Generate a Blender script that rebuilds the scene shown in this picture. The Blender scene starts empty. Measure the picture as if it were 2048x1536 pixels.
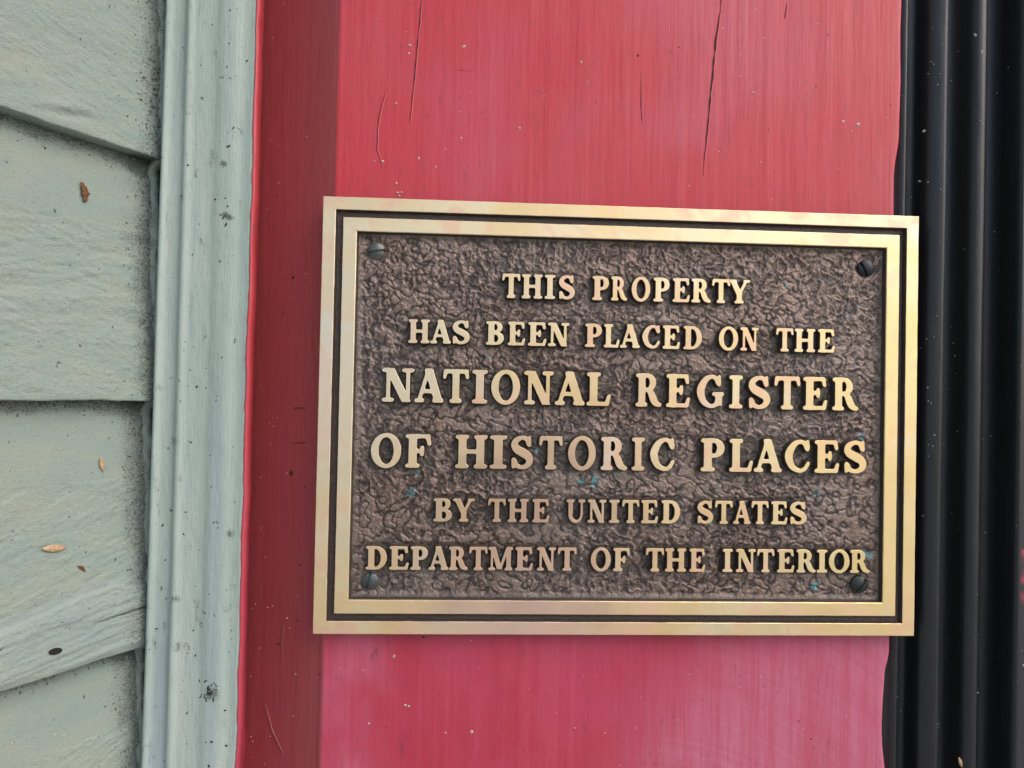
import bpy, math, random
import numpy as np
from mathutils import Matrix, Vector
from mathutils.geometry import tessellate_polygon

# ------------------------------------------------------------------ camera, sky, sun, exposure
scene = bpy.context.scene
MM = 0.001
# wall frame: X right, Z up, Y into the wall (viewer at negative Y); origin = centre of the plaque's front
rv = (-1.56804595e-02, -5.49509213e-02, 2.07288348e-02)
ang = math.sqrt(sum(c*c for c in rv))
Rcv = np.array(Matrix.Rotation(ang, 3, Vector(rv).normalized()))
Mw = np.array([[1, 0, 0], [0, 0, 1], [0, -1, 0]], float)
Rb = Mw @ Rcv.T @ np.diag([1, -1, -1])
cam_data = bpy.data.cameras.new("camera")
cam = bpy.data.objects.new("camera", cam_data)
scene.collection.objects.link(cam)
m4 = Matrix([list(Rb[0]) + [0], list(Rb[1]) + [0], list(Rb[2]) + [0], [0, 0, 0, 1]])
m4.translation = Vector((-64.883, -320.62, 8.817)) * MM
cam.matrix_world = m4
cam_data.sensor_width = 36
cam_data.lens = 36 * 1540 / 2048
cam_data.clip_start = 0.01
cam_data.clip_end = 200
scene.camera = cam

SUN_EL, SUN_AZ = math.radians(42), math.radians(52)      # azimuth measured from the wall's normal towards the right
world = bpy.data.worlds.new("World"); scene.world = world
world.use_nodes = True
wn = world.node_tree.nodes; wl = world.node_tree.links
sky = wn.new("ShaderNodeTexSky"); sky.sky_type = 'NISHITA'; sky.sun_disc = False
sky.sun_elevation = SUN_EL
sun_dir = Vector((math.sin(SUN_AZ)*math.cos(SUN_EL), -math.cos(SUN_AZ)*math.cos(SUN_EL), math.sin(SUN_EL)))
sky.sun_rotation = math.atan2(sun_dir.x, sun_dir.y)
sky.air_density = 1.0; sky.dust_density = 3.0; sky.ozone_density = 1.0
bg = wn["Background"]; bg.inputs[1].default_value = 0.14
wl.new(sky.outputs[0], bg.inputs[0])
sd = bpy.data.lights.new("sun", 'SUN'); sd.energy = 0.9; sd.angle = math.radians(55); sd.color = (1, 0.96, 0.91)
sun = bpy.data.objects.new("sun", sd); scene.collection.objects.link(sun)
sun.rotation_euler = sun_dir.to_track_quat('Z', 'Y').to_euler()
scene.view_settings.view_transform = 'Standard'
scene.view_settings.look = 'None'
scene.view_settings.gamma = 1
scene.view_settings.exposure = 0.47

# ------------------------------------------------------------------ helpers
rng = np.random.RandomState(11)
random.seed(4)

def tag(o, label=None, cat=None, group=None, kind=None):
    if label: o["label"] = label
    if cat: o["category"] = cat
    if group: o["group"] = group
    if kind: o["kind"] = kind
    return o

def empty(name, loc, label, cat):
    o = bpy.data.objects.new(name, None); scene.collection.objects.link(o)
    o.location = loc; o.empty_display_size = 0.02
    bpy.context.view_layer.update()
    return tag(o, label, cat)

def link(name, me, mats, parent=None):
    for m in mats: me.materials.append(m)
    o = bpy.data.objects.new(name, me); scene.collection.objects.link(o)
    if parent is not None:
        o.parent = parent
        o.matrix_parent_inverse = Matrix.Translation(-parent.location)
    return o

def raw_mesh(name, verts, faces, mats, parent=None, smooth=True, matidx=None, attrs=None):
    """verts in mm"""
    me = bpy.data.meshes.new(name)
    me.from_pydata([tuple(c*MM for c in v) for v in verts], [], faces)
    if smooth: me.polygons.foreach_set("use_smooth", [True]*len(me.polygons))
    if matidx is not None: me.polygons.foreach_set("material_index", matidx)
    for k, a in (attrs or {}).items():
        at = me.attributes.new(k, 'FLOAT', 'POINT'); at.data.foreach_set("value", np.asarray(a, np.float32).ravel())
    me.update()
    return link(name, me, mats, parent)

def grid_mesh(name, X, Y, Z, mats, parent=None, attrs=None, flip=False, smooth=True):
    """X,Y,Z arrays (rows, cols) in mm"""
    nr, nc = X.shape
    me = bpy.data.meshes.new(name)
    co = np.stack([X, Y, Z], -1).reshape(-1, 3).astype(np.float32) * MM
    idx = np.arange(nr*nc).reshape(nr, nc)
    q = np.stack([idx[:-1, :-1], idx[:-1, 1:], idx[1:, 1:], idx[1:, :-1]], -1).reshape(-1, 4)
    if flip: q = q[:, ::-1]
    nf = len(q)
    me.vertices.add(nr*nc); me.vertices.foreach_set("co", co.ravel())
    me.loops.add(nf*4); me.loops.foreach_set("vertex_index", q.ravel().astype(np.int32))
    me.polygons.add(nf); me.polygons.foreach_set("loop_start", np.arange(0, nf*4, 4, dtype=np.int32))
    me.polygons.foreach_set("use_smooth", np.full(nf, smooth))
    for k, a in (attrs or {}).items():
        at = me.attributes.new(k, 'FLOAT', 'POINT'); at.data.foreach_set("value", np.asarray(a, np.float32).ravel())
    me.update(); me.validate()
    return link(name, me, mats, parent)

_tiles = {}
def vnoise(u, v, lx, ly, seed):
    """smooth value noise in -1..1, lattice spacing lx, ly (mm)"""
    if seed not in _tiles: _tiles[seed] = np.random.RandomState(seed).rand(256, 256)*2-1
    T = _tiles[seed]
    a = u/lx + 71.3; b = v/ly + 133.7
    i = np.floor(a).astype(int); j = np.floor(b).astype(int)
    fa = a-i; fb = b-j
    fa = fa*fa*fa*(fa*(fa*6-15)+10); fb = fb*fb*fb*(fb*(fb*6-15)+10)
    i0 = i % 256; i1 = (i+1) % 256; j0 = j % 256; j1 = (j+1) % 256
    return (T[i0, j0]*(1-fa)+T[i1, j0]*fa)*(1-fb) + (T[i0, j1]*(1-fa)+T[i1, j1]*fa)*fb

def fbm(u, v, lx, ly, seed, octs=4, gain=.5):
    s = 0; a = 1; n = 0
    for k in range(octs):
        c, d = math.cos(.6*k), math.sin(.6*k)
        if lx == ly: uu, vv = c*u-d*v, d*u+c*v
        else: uu, vv = u, v
        s = s + a*vnoise(uu, vv, lx/2**k, ly/2**k, seed+k); n += a; a *= gain
    return s/n

def sstep(a, b, x):
    t = np.clip((x-a)/(b-a), 0, 1); return t*t*(3-2*t)

def spaced(lo, hi, step, far_lo, far_hi, n=7):
    """fine spacing where the photograph looks, coarser beyond it"""
    a = np.arange(lo, hi+step*.5, step)
    l = lo - (lo-far_lo)*(np.linspace(1, 0, n, endpoint=False)**2)
    r = hi + (far_hi-hi)*(np.linspace(0, 1, n+1)[1:]**2)
    return np.concatenate([l, a, r])

# ------------------------------------------------------------------ materials
class NT:
    def __init__(s, name):
        s.m = bpy.data.materials.new(name); s.m.use_nodes = True
        s.n = s.m.node_tree.nodes; s.l = s.m.node_tree.links
        s.p = s.n["Principled BSDF"]
        s.co = s.n.new("ShaderNodeTexCoord").outputs["Object"]
    def _in(s, sock, v):
        if hasattr(v, "is_output") or isinstance(v, bpy.types.NodeSocket): s.l.new(v, sock)
        elif isinstance(v, (tuple, list)) and len(v) == 3 and sock.type == 'RGBA': sock.default_value = (*v, 1)
        else: sock.default_value = v
    def noise(s, scale, stretch=(1, 1, 1), detail=4, rough=.55, dist=0):
        mp = s.n.new("ShaderNodeMapping"); mp.inputs["Scale"].default_value = stretch; s.l.new(s.co, mp.inputs[0])
        t = s.n.new("ShaderNodeTexNoise"); t.inputs["Scale"].default_value = scale; t.inputs["Detail"].default_value = detail
        t.inputs["Roughness"].default_value = rough; t.inputs["Distortion"].default_value = dist
        s.l.new(mp.outputs[0], t.inputs["Vector"]); return t.outputs["Fac"]
    def ramp(s, v, a, b, lo=0., hi=1.):
        r = s.n.new("ShaderNodeMapRange"); r.interpolation_type = 'SMOOTHSTEP'
        r.inputs[1].default_value = a; r.inputs[2].default_value = b; r.inputs[3].default_value = lo; r.inputs[4].default_value = hi
        s._in(r.inputs[0], v); return r.outputs[0]
    def math(s, op, a, b=0.):
        r = s.n.new("ShaderNodeMath"); r.operation = op; s._in(r.inputs[0], a); s._in(r.inputs[1], b); return r.outputs[0]
    def mix(s, f, a, b):
        r = s.n.new("ShaderNodeMix"); r.data_type = 'RGBA'
        s._in(r.inputs[0], f); s._in(r.inputs[6], a); s._in(r.inputs[7], b); return r.outputs[2]
    def attr(s, name):
        r = s.n.new("ShaderNodeAttribute"); r.attribute_name = name; return r.outputs["Fac"]
    def bump(s, h, dist, strength=1., prev=None):
        b = s.n.new("ShaderNodeBump"); b.inputs["Strength"].default_value = strength; b.inputs["Distance"].default_value = dist
        s._in(b.inputs["Height"], h)
        if prev is not None: s.l.new(prev, b.inputs["Normal"])
        return b.outputs[0]
    def out(s, color, rough, metal=0., spec=.5, normal=None, coat=0.):
        s._in(s.p.inputs["Base Color"], color); s._in(s.p.inputs["Roughness"], rough); s._in(s.p.inputs["Metallic"], metal)
        s.p.inputs["Specular IOR Level"].default_value = spec
        s.p.inputs["Coat Weight"].default_value = coat
        if normal is not None: s.l.new(normal, s.p.inputs["Normal"])
        return s.m

# red paint, vertical brush strokes, chalky scuffs and painted-in sky sheen carried by the mesh attributes
t = NT("red_paint")
str1 = t.noise(1300, (1, 1, .04), 4, .65); str2 = t.noise(260, (1, 1, .02), 2, .5)
blot = t.noise(28, (1, 1, .6), 4, .6)
c = t.mix(t.ramp(blot, .3, .7), (.52, .034, .050), (.50, .054, .074))
c = t.mix(t.attr("crimson"), c, t.mix(t.ramp(blot, .35, .65), (.42, .034, .072), (.45, .050, .105)))  # deeper tone towards the foot, partly the light's gradient painted in
c = t.mix(t.math('MULTIPLY', t.ramp(str1, .5, .72), .18), c, (.36, .03, .05))
c = t.mix(t.math('MULTIPLY', t.ramp(str2, .52, .75), .17), c, (.58, .11, .15))
chalk_sheen = t.math('MULTIPLY', t.attr("chalk"), t.ramp(t.math('ADD', str1, str2), .75, 1.2, .55, 1.))
bl2 = t.noise(130, (1, 1, .45), 5, .7)
c = t.mix(t.math('MULTIPLY', t.ramp(bl2, .5, .7), .35), c, (.40, .035, .055))
c = t.mix(chalk_sheen, c, (.55, .19, .29))
c = t.mix(t.attr("stain"), c, (.10, .04, .06))
nrm = t.bump(str1, .00012, .8); nrm = t.bump(str2, .0003, .7, nrm); nrm = t.bump(t.noise(2600, (1, 1, .5), 2), .00004, .8, nrm)
c = t.mix(t.attr("dull"), c, t.mix(t.ramp(str1, .45, .7), (.34, .078, .084), (.28, .062, .070)))  # shade of the canted side painted in as a browner red
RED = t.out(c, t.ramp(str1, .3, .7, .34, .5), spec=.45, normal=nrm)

def green_paint(name, base, warm, dirt_col, stretch, rel=1.):
    t = NT(name)
    n1 = t.noise(35, stretch, 4, .6); n2 = t.noise(900, stretch, 4, .65); n3 = t.noise(2400, (1, 1, 1), 2, .6)
    c = t.mix(t.ramp(n1, .3, .7), base, warm)
    c = t.mix(t.math('MULTIPLY', t.ramp(n2, .54, .72), .42*rel), c, tuple(v*.5 for v in base))
    # worn patches, grime and painted lap shade from the mesh
    c = t.mix(t.attr("worn"), c, (.33, .39, .43))
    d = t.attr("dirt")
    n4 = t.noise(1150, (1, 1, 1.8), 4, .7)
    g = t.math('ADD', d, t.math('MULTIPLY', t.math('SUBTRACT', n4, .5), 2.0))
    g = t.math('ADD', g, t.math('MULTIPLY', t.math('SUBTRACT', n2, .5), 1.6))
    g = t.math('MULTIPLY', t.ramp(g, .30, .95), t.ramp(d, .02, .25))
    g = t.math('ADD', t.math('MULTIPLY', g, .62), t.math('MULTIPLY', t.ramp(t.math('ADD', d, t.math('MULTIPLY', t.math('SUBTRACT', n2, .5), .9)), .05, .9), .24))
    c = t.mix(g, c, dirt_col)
    sp = t.noise(520, (1, 1, .7), 1, .5)
    c = t.mix(t.math('MULTIPLY', t.ramp(sp, .745, .78), .75), c, (.05, .05, .045))
    nrm = t.bump(n2, .0006*rel, .9); nrm = t.bump(n4, .0003, .7, nrm)
    return t.out(c, t.ramp(n2, .3, .7, .42, .62), spec=.4, normal=nrm)
SIDING = green_paint("siding_paint", (.27, .345, .315), (.32, .37, .315), (.065, .075, .078), (1, 1, 3))
TRIM = green_paint("moulding_paint", (.315, .40, .37), (.40, .465, .43), (.06, .065, .062), (1, 1, .12), .5)

t = NT("black_paint")
n2 = t.noise(1400, (1, 1, .5), 3, .6); n3 = t.noise(240, (1, 1, .15), 3, .5)
c = t.mix(t.ramp(n2, .6, .8), (.010, .011, .014), (.032, .036, .044))
c = t.mix(t.attr("redsmear"), c, (.30, .03, .06))
nrm = t.bump(n3, .0003, .6); nrm = t.bump(n2, .00005, .5, nrm)
BLACK = t.out(c, t.ramp(n2, .3, .7, .34, .48), spec=.6, normal=nrm)

# polished brass faces: tarnish in soft patches, broad reflections painted in by spot areas
t = NT("polished_brass")
gm = t.noise(24, (1, 1, 1.3), 2, .5, .4); gp = t.noise(60, (1, 1, 1), 3, .5, .6); gf = t.noise(1500, (.12, 1, 1), 3, .6)
c = t.mix(t.ramp(gm, .38, .62), (.84, .63, .34), (.85, .71, .46))
c = t.mix(t.math('MULTIPLY', t.ramp(gp, .50, .64), .75), c, (.82, .53, .38))
c = t.mix(t.math('MULTIPLY', t.ramp(t.noise(45, (1, 1, 1), 3), .60, .72), .6), c, (.78, .77, .70))
c = t.mix(t.math('MULTIPLY', t.ramp(gf, .60, .8), .30), c, (.50, .38, .27))
fs_ = t.noise(1900, (1, 1, 1), 4, .7)
c = t.mix(t.math('MULTIPLY', t.ramp(fs_, .60, .74), .4), c, (.50, .38, .28))
c = t.mix(t.math('MULTIPLY', t.ramp(t.noise(120, (1, 1, 1), 4, .7), .60, .72), .4), c, (.62, .60, .55))
def spot(cx, cz, r0, r1):       # soft toned area centred at (cx, cz) mm, also used to paint reflections
    vm = t.n.new("ShaderNodeVectorMath"); vm.operation = 'DISTANCE'; t.l.new(t.n.new("ShaderNodeNewGeometry").outputs["Position"], vm.inputs[0])
    vm.inputs[1].default_value = (cx*MM, 0, cz*MM)
    return t.ramp(t.math('ADD', vm.outputs["Value"], t.math('MULTIPLY', t.math('SUBTRACT', gp, .5), .05)), r1*MM, r0*MM)
oi = t.n.new("ShaderNodeObjectInfo").outputs["Random"]
c = t.mix(t.math('MULTIPLY', t.ramp(oi, .45, 1.), .5), c, (.76, .50, .33))
c = t.mix(t.math('MULTIPLY', t.ramp(oi, .35, 0.), .25), c, (.92, .80, .50))
c = t.mix(t.math('MULTIPLY', spot(-40, -40, 5, 66), .85), c, (.56, .37, .26))  # dim reflection left of the middle painted as a darker patch
c = t.mix(t.math('MULTIPLY', spot(-40, -90, 5, 64), .7), c, (.72, .50, .42))
c = t.mix(t.math('MULTIPLY', spot(135, -20, 40, 110), .5), c, (.90, .72, .31))  # golden reflection at the right end painted in
c = t.mix(t.math('MULTIPLY', spot(-135, 20, 20, 95), .5), c, (.76, .72, .60))  # pale reflection at the left end painted in
nrm = t.bump(gf, .00003, .5); nrm = t.bump(t.noise(300, (1, 1, 1), 2), .00012, .5, nrm)
BRASS = t.out(c, t.ramp(gp, .3, .7, .36, .5), metal=.7, spec=.5, normal=nrm)

# dark patina of the cast ground, grooves and letter sides
t = NT("dark_patina")
n2 = t.noise(1500, (1, 1, 1), 4, .65); n1 = t.noise(40, (1, 1, 1), 3, .6)
c = t.mix(t.ramp(n2, .3, .7), (.045, .030, .026), (.115, .085, .070))
c = t.mix(t.math('MULTIPLY', t.ramp(n1, .5, .75), .35), c, (.07, .075, .05))
nrm = t.bump(n2, .0003, .8)
PATINA = t.out(c, .5, metal=.25, spec=.5, normal=nrm)

t = NT("pebbled_bronze")
n2 = t.noise(1700, (1, 1, 1), 4, .65); n1 = t.noise(22, (1, 1, 1), 3, .6)
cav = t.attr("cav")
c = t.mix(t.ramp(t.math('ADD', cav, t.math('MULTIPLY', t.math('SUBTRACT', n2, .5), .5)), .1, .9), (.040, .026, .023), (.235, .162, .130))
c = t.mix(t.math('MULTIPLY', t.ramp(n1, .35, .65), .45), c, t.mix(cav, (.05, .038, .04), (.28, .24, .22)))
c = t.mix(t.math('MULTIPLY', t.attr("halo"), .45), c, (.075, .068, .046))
c = t.mix(t.math('MULTIPLY', t.ramp(n2, .60, .72), t.ramp(cav, .5, .9, 0, .55)), c, (.36, .29, .25))  # small glints on the crests painted into the colour
c = t.mix(t.attr("verd"), c, (.10, .36, .42))
nrm = t.bump(n2, .0004, .8)
FIELD = t.out(c, t.ramp(n2, .3, .7, .18, .36), metal=.5, spec=.9, normal=nrm)

def plain(name, col, rough=.6, metal=0., bumpd=.0001, scale=1500, col2=None):
    t = NT(name); n = t.noise(scale, (1, 1, 1), 3, .6)
    return t.out(t.mix(t.ramp(n, .35, .65), col, col2 or tuple(v*.6 for v in col)), rough, metal, normal=t.bump(n, bumpd, .6))
CRACK = plain("crack_shadow_wood", (.035, .012, .014), .9)
SPECK = plain("pale_speck", (.62, .52, .48), .6)
GREY_SPECK = plain("grey_speck", (.32, .34, .34), .7)
DARK_SPECK = plain("dark_speck", (.03, .028, .026), .8)
HUSK = plain("seed_husk_skin", (.36, .22, .11), .6, col2=(.55, .40, .25), scale=900)
LEAF = plain("dry_leaf", (.16, .065, .02), .7)
GRIME = plain("corner_grime", (.075, .085, .08), .85, col2=(.16, .17, .15))
WOODHOLE = plain("hole_dark", (.012, .011, .010), .9)
SCREW_DARK = plain("screw_black", (.022, .026, .034), .38, .4)
SCREW_GREEN = plain("screw_dark_green", (.04, .045, .045), .4, .5)
SCREW_PALE = plain("screw_worn_silver", (.15, .16, .15), .38, .7)
SCREW_BLUE = plain("screw_worn_blue_grey", (.12, .14, .145), .4, .7)

t = NT("concrete")
n2 = t.noise(60, (1, 1, 1), 5, .6)
UNSEEN_CONC = t.out(t.mix(n2, (.30, .28, .25), (.40, .38, .35)), .8, normal=t.bump(n2, .002, .5))
gr = raw_mesh("ground", [(-40000, -40000, -702), (40000, -40000, -702), (40000, 3000, -702), (-40000, 3000, -702)], [(0, 1, 2, 3)], [UNSEEN_CONC], None, smooth=False)  # unseen sheet, added to bounce light onto brass and boards
tag(gr, "plain pale concrete ground in front of the wall", kind="structure")

# ------------------------------------------------------------------ clapboard wall on the left (comes towards the viewer)
SA = math.radians(30.03)
P0 = (-195.07, 4.0)
def side_pt(s, n, z):
    """s mm along the wall towards the viewer, n mm proud of it"""
    return (P0[0] - s*math.sin(SA) + n*math.cos(SA), P0[1] - s*math.cos(SA) - n*math.sin(SA), z)

wall = empty("clapboard_wall", (P0[0]*MM, P0[1]*MM, 0), "weathered grey green lapped clapboard wall with grimy joints, left of the moulding", "wall")
PITCH = 99.4
def clapboard(k):
    z0 = 4.0 + PITCH*k
    vis = -2 <= k <= 1
    sv = spaced(-6, 84, .5, -14, 950, 9) if vis else np.concatenate([np.linspace(-14, 90, 30), np.linspace(120, 950, 12)])
    if vis: sv[sv < -6] = np.linspace(-14, -6.5, (sv < -6).sum())
    face = np.arange(1.6, PITCH+6, .5 if vis else 4)
    # rows: underside, rounded arris, face
    zr = np.concatenate([[.4, .15, 0, 0, .08, .25, .6], face])
    nr = np.concatenate([[-10, -5.5, -2.0, .9, 1.5, 1.9, 2.0], 2.0 - (face-1.6)*.075])
    S, Zr = np.meshgrid(sv, zr); Nr = np.repeat(nr[:, None], len(sv), 1)
    U = S; V = Zr + z0
    face_m = sstep(.2, 3, Zr)
    amp = 1.0 if vis else .4
    diag = V - .30*(U-20)*(1 if k >= 0 else -1)
    h = .6*fbm(U, V, 26, 16, 20+k, 3) + .40*fbm(U, diag, 9, 2.2, 40+k, 5, .68) + .22*fbm(U, V, 2.2, 1.3, 60+k, 3)
    edge_w = .5*fbm(U, V*0+k*50, 14, 9, 80+k, 3)
    dirt_shade = .64*sstep(19, 1, U+4*fbm(U, V, 9, 9, 90+k, 2)) * (U < 40) + 0*U
    dirt_shade = dirt_shade + .60*sstep(PITCH-8, PITCH-2.5, Zr + 3*fbm(U, V, 10, 6, 95+k, 3))  # shade below each lap painted as a dark band, mixed with grime
    dirt_shade = dirt_shade + .30*(Zr < .3)*(Nr < .8)  # lap undersides painted darker for their shade
    worn = .0*U
    if k == 0:      # coarse ripples across the middle board
        rip = np.exp(-((V-50)/26)**2)
        h += rip*(.75*fbm(U, V+.12*U, 40, 5.5, 141, 3, .55)+.25*fbm(U, V+.2*U, 9, 1.6, 142, 3))
        worn += .30*rip*sstep(.05, .6, fbm(U, V, 12, 8, 143, 3))
        dirt_shade += .32*rip*sstep(.0, .6, fbm(U, V+.12*U, 40, 5, 144, 3))
    if k == -1:     # raised band of bare grain at the foot of the board, with a crack and a nail hole
        top = -70.5 - .02*U + 3.0*np.sin(U/13.) + 1.2*fbm(U, V*0, 9, 9, 150, 2)
        band = sstep(0, 1.6, top - V)
        h += band*(1.1 + .7*fbm(U, V+.10*U, 46, 1.9, 151, 4, .6))
        worn += band*(.12+.25*sstep(0, .6, fbm(U, V+.1*U, 50, 2.2, 152, 3)))
        dirt_shade += .35*band*sstep(.25, .7, fbm(U, V+.10*U, 40, 1.5, 153, 3))
        worn += .3*np.exp(-((V-top-1)/1.5)**2)
        crack = np.exp(-((V-(-79.5-.06*U))/.35)**2)*sstep(27, 20, U)*sstep(-2, 3, U)
        h -= 1.2*crack; dirt_shade += .9*crack
    if k == -2:
        h += .3*fbm(U, diag, 30, 3, 160, 3)
    if k == 1:      # gouge with a lit lip
        d1 = ((U-40)/9.)**2; lz = V-(111.8+.30*(40-U)*.6)
        h += .95*np.exp(-d1-(lz/2.2)**2) - .7*np.exp(-d1-((lz+3.2)/1.6)**2)
        worn += .2*np.exp(-d1-((lz-.5)/1.8)**2)
    Nn = Nr + amp*h*(.25+.75*face_m)*(Nr > -3)
    Zz = V + edge_w*(1-face_m)*(Nr > -3)
    X = P0[0] - S*math.sin(SA) + Nn*math.cos(SA)
    Y = P0[1] - S*math.cos(SA) - Nn*math.sin(SA)
    return grid_mesh("clapboard", X, Y, Zz, [SIDING], wall, {"dirt": np.clip(dirt_shade, 0, 1.2), "worn": np.clip(worn, 0, .8)}, flip=False)
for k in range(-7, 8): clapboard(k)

# ------------------------------------------------------------------ moulded casing between the wall and the red post
def trim_edge(z): return -154.9 + .0022*z + .55*fbm(z, z*0, 16, 9, 200, 4, .55) + .5*sstep(-80, -150, z)*np.sin(z/7)
zs = spaced(-190, 190, .6, -700, 700, 8)
prof = [(-199, 40), (-196.0, 12), (-192.7, -.6), (-192.4, -2.2), (-191.9, -3.0), (-191.2, -3.3), (-190.5, -3.1), (-190.0, -2.4), (-189.5, -1.8),
        (-188.6, -1.55), (-187.0, -1.45), (-185.0, -1.5), (-183.8, -1.9), (-183.2, -2.7), (-182.5, -3.4), (-181.7, -3.6), (-180.9, -3.4),
        (-180.2, -2.9), (-179.0, -2.5), (-176, -2.3), (-173, -2.2), (-171, -2.3), (-169.5, -2.8), (-168, -3.2), (-165, -3.4), (-163, -3.2), (-161.8, -2.7), (-160.4, -2.4),
        (-158.6, -2.4), (-157.2, -2.6), (-156.5, -2.3), (-156.0, -1.2), (-156.6, 1.2), (-158.4, 8), (-165.6, 34)]
pp = []
for a, b in zip(prof[:-1], prof[1:]):
    n = max(1, int(math.hypot(b[0]-a[0], b[1]-a[1])/.7)); n = min(n, 5)
    for i in range(n): pp.append((a[0]+(b[0]-a[0])*i/n, a[1]+(b[1]-a[1])*i/n))
pp.append(prof[-1]); pp = np.array(pp)
XP, ZP = np.meshgrid(pp[:, 0], zs); YP = np.repeat(pp[None, :, 1], len(zs), 0)
edge = trim_edge(zs)[:, None]
w = sstep(-178, -157, XP) * (YP < 3) + 0.0
dx = (edge+156.0)*np.where(YP < 30, sstep(-166, -156.5, XP) + (YP > -1)*(XP > -170)*0, 0)
dx = (edge+156.0)*sstep(-171, -158.5, XP)
left_w = sstep(-178, -193, XP)
dx = dx + left_w*(.0045*ZP)
lump = .28*fbm(XP, ZP, 7, 60, 210, 4)+.10*fbm(XP, ZP, 2.5, 5, 214, 2)
wob = .5*fbm(ZP, ZP*0, 40, 9, 216, 3)*np.exp(-((XP+181)/3)**2) + .35*fbm(ZP, ZP*0+3, 30, 9, 217, 3)*np.exp(-((XP+163)/4)**2)
worn = .8*sstep(-10, -110, ZP+60*fbm(XP, ZP, 6, 80, 218, 2))*np.exp(-((XP+186.3)/3.3)**4)*sstep(-.3, .5, fbm(XP, ZP, 3, 30, 219, 3)+.3)
worn += .55*sstep(40, -40, ZP+20*fbm(XP, ZP, 6, 40, 221, 2))*np.exp(-((XP+166.5)/2.6)**4)
dirt_shade = .42*sstep(.35, .7, fbm(XP, ZP, 5, 8, 222, 3)) + .5*np.exp(-((XP+178.2)/1.0)**2)*sstep(.1, .6, fbm(XP, ZP, 4, 20, 224, 2))
dirt_shade += .8*sstep(-192.6, -194.5, XP) + .35*np.exp(-((XP+188.8)/1.1)**2)*sstep(-.1, .5, fbm(XP, ZP, 4, 14, 226, 2))
dirt_shade += .8*np.exp(-((XP+166)/3)**2-((ZP+113)/3.0)**2) + .7*np.exp(-((XP+169)/4)**2-((ZP-24)/9.)**2)*0
for (cx, cz, r, a) in [(-166, 80, 1.6, 1), (-164, 79, 1.2, .9), (-167, 101, 1.6, .9), (-161, -49, 2.0, .8), (-183, -12, 2.4, .6), (-181, -75, 1.6, .8)]:
    dirt_shade += a*np.exp(-((XP-cx)**2+(ZP-cz)**2)/r**2)
moulding = grid_mesh("moulded_casing", XP+dx, YP - lump*sstep(12, 0, YP) - wob, ZP, [TRIM], None,
    {"dirt": np.clip(dirt_shade, 0, 1.1), "worn": np.clip(worn, 0, .85)}, flip=True)
tag(moulding, "pale grey green fluted wooden casing running vertically between clapboards and red post", "moulding")
PA = []

# ------------------------------------------------------------------ red post: flat face, canted side, lip of paint up the casing's edge
def right_edge(z):
    e = 121.0 + .0042*z + .5*fbm(z, z*0+9, 26, 9, 230, 4, .5)
    e = e - 2.2*sstep(128, 108, z) + .7*sstep(96, 60, z) - 1.6*sstep(-98, -108, z)*sstep(-160, -140, z) + .5*np.sin(z/9.)*(z < -90)
    return e
arr = -122.8
# (x, y, ty): columns across the board
cols = [(-157.05, -2.4, 1), (-156.95, -2.8, 1), (-156.75, -2.9, 1), (-156.4, -2.85, 1), (-155.8, -2.2, 1), (-155.5, -1.2, 1), (-155.8, .8, 1), (-157.2, 7.5, 1), (-159.0, 15.5, 1), (-160.9, 24.0, 1), (-161.5, 27.0, 1)]
x_side = np.linspace(-161.3, -124.2, 74); cols += [(x, 6.6+(-124.2-x)*.575, 0) for x in x_side]
cols += [(-123.7, 6.28, 0), (-123.2, 6.08, 0), (-122.6, 6.0, 0)]
cols += [(x, 6.0, 0) for x in np.arange(-122.1, 118.6, .6)]
cols += [(119.4, 6.0, 2), (120.2, 6.05, 2), (120.7, 6.25, 2), (121.0, 6.7, 2), (121.1, 9.5, 2)]
cols = np.array(cols)
XR, ZR = np.meshgrid(cols[:, 0], zs); YR = np.repeat(cols[None, :, 1], len(zs), 0); TY = np.repeat(cols[None, :, 2], len(zs), 0)
XR = XR + np.where(TY == 1, (trim_edge(ZR)+156.0)+.3*(YR < 12), 0)
lipw = .9*fbm(ZR, ZR*0, 7, 9, 240, 4, .6)
XR = XR + np.where((TY == 1) & (cols[None, :, 0] < -156.7) & (YR < 0), .6*lipw, 0)
YR = YR - np.where((TY == 1) & (YR < 0), .28*fbm(cols[None, :, 0]+0*ZR, ZR, 7, 60, 210, 4)+.10*fbm(cols[None, :, 0]+0*ZR, ZR, 2.5, 5, 214, 2), 0)
XR = XR + (right_edge(ZR)-121.0)*np.where(TY == 2, 1, np.clip((XR-90)/29, 0, 1))
XR = XR + np.where((XR > -125) & (XR < -122), .0018*ZR + .12*fbm(ZR, ZR*0, 12, 9, 241, 3), 0)
bod = sstep(-170, -150, XR)
YR = YR - .10*fbm(XR, ZR, 6, 70, 242, 4) - .03*fbm(XR, ZR, 1.2, 14, 246, 2) - .25*fbm(XR, ZR, 90, 160, 248, 2)
chalk_sheen = .75*sstep(-85, -150, ZR - (XR-20)*.55 + 14*fbm(XR, ZR, 30, 30, 250, 3))*sstep(-30, 40, XR)  # sky sheen at the lower right painted in along with chalky scuffs
sw = np.sqrt((XR-10)**2+(ZR+245)**2)      # arc of a wide brush at the foot of the board
chalk_sheen = chalk_sheen*(.80+.20*fbm(sw, XR*0+ZR*.02, 1.2, 30, 254, 3))
chalk_sheen += .25*sstep(-118, -150, ZR)*sstep(60, 0, np.abs(XR-45))*sstep(-.2, .5, fbm(sw, ZR*.05, 1.6, 9, 256, 3))
chalk_sheen += .40*np.exp(-((XR+112)/13)**2)*sstep(-84, -96, ZR)*sstep(-.6, .6, fbm(XR, ZR, 12, 18, 258, 3)+.3)
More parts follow.
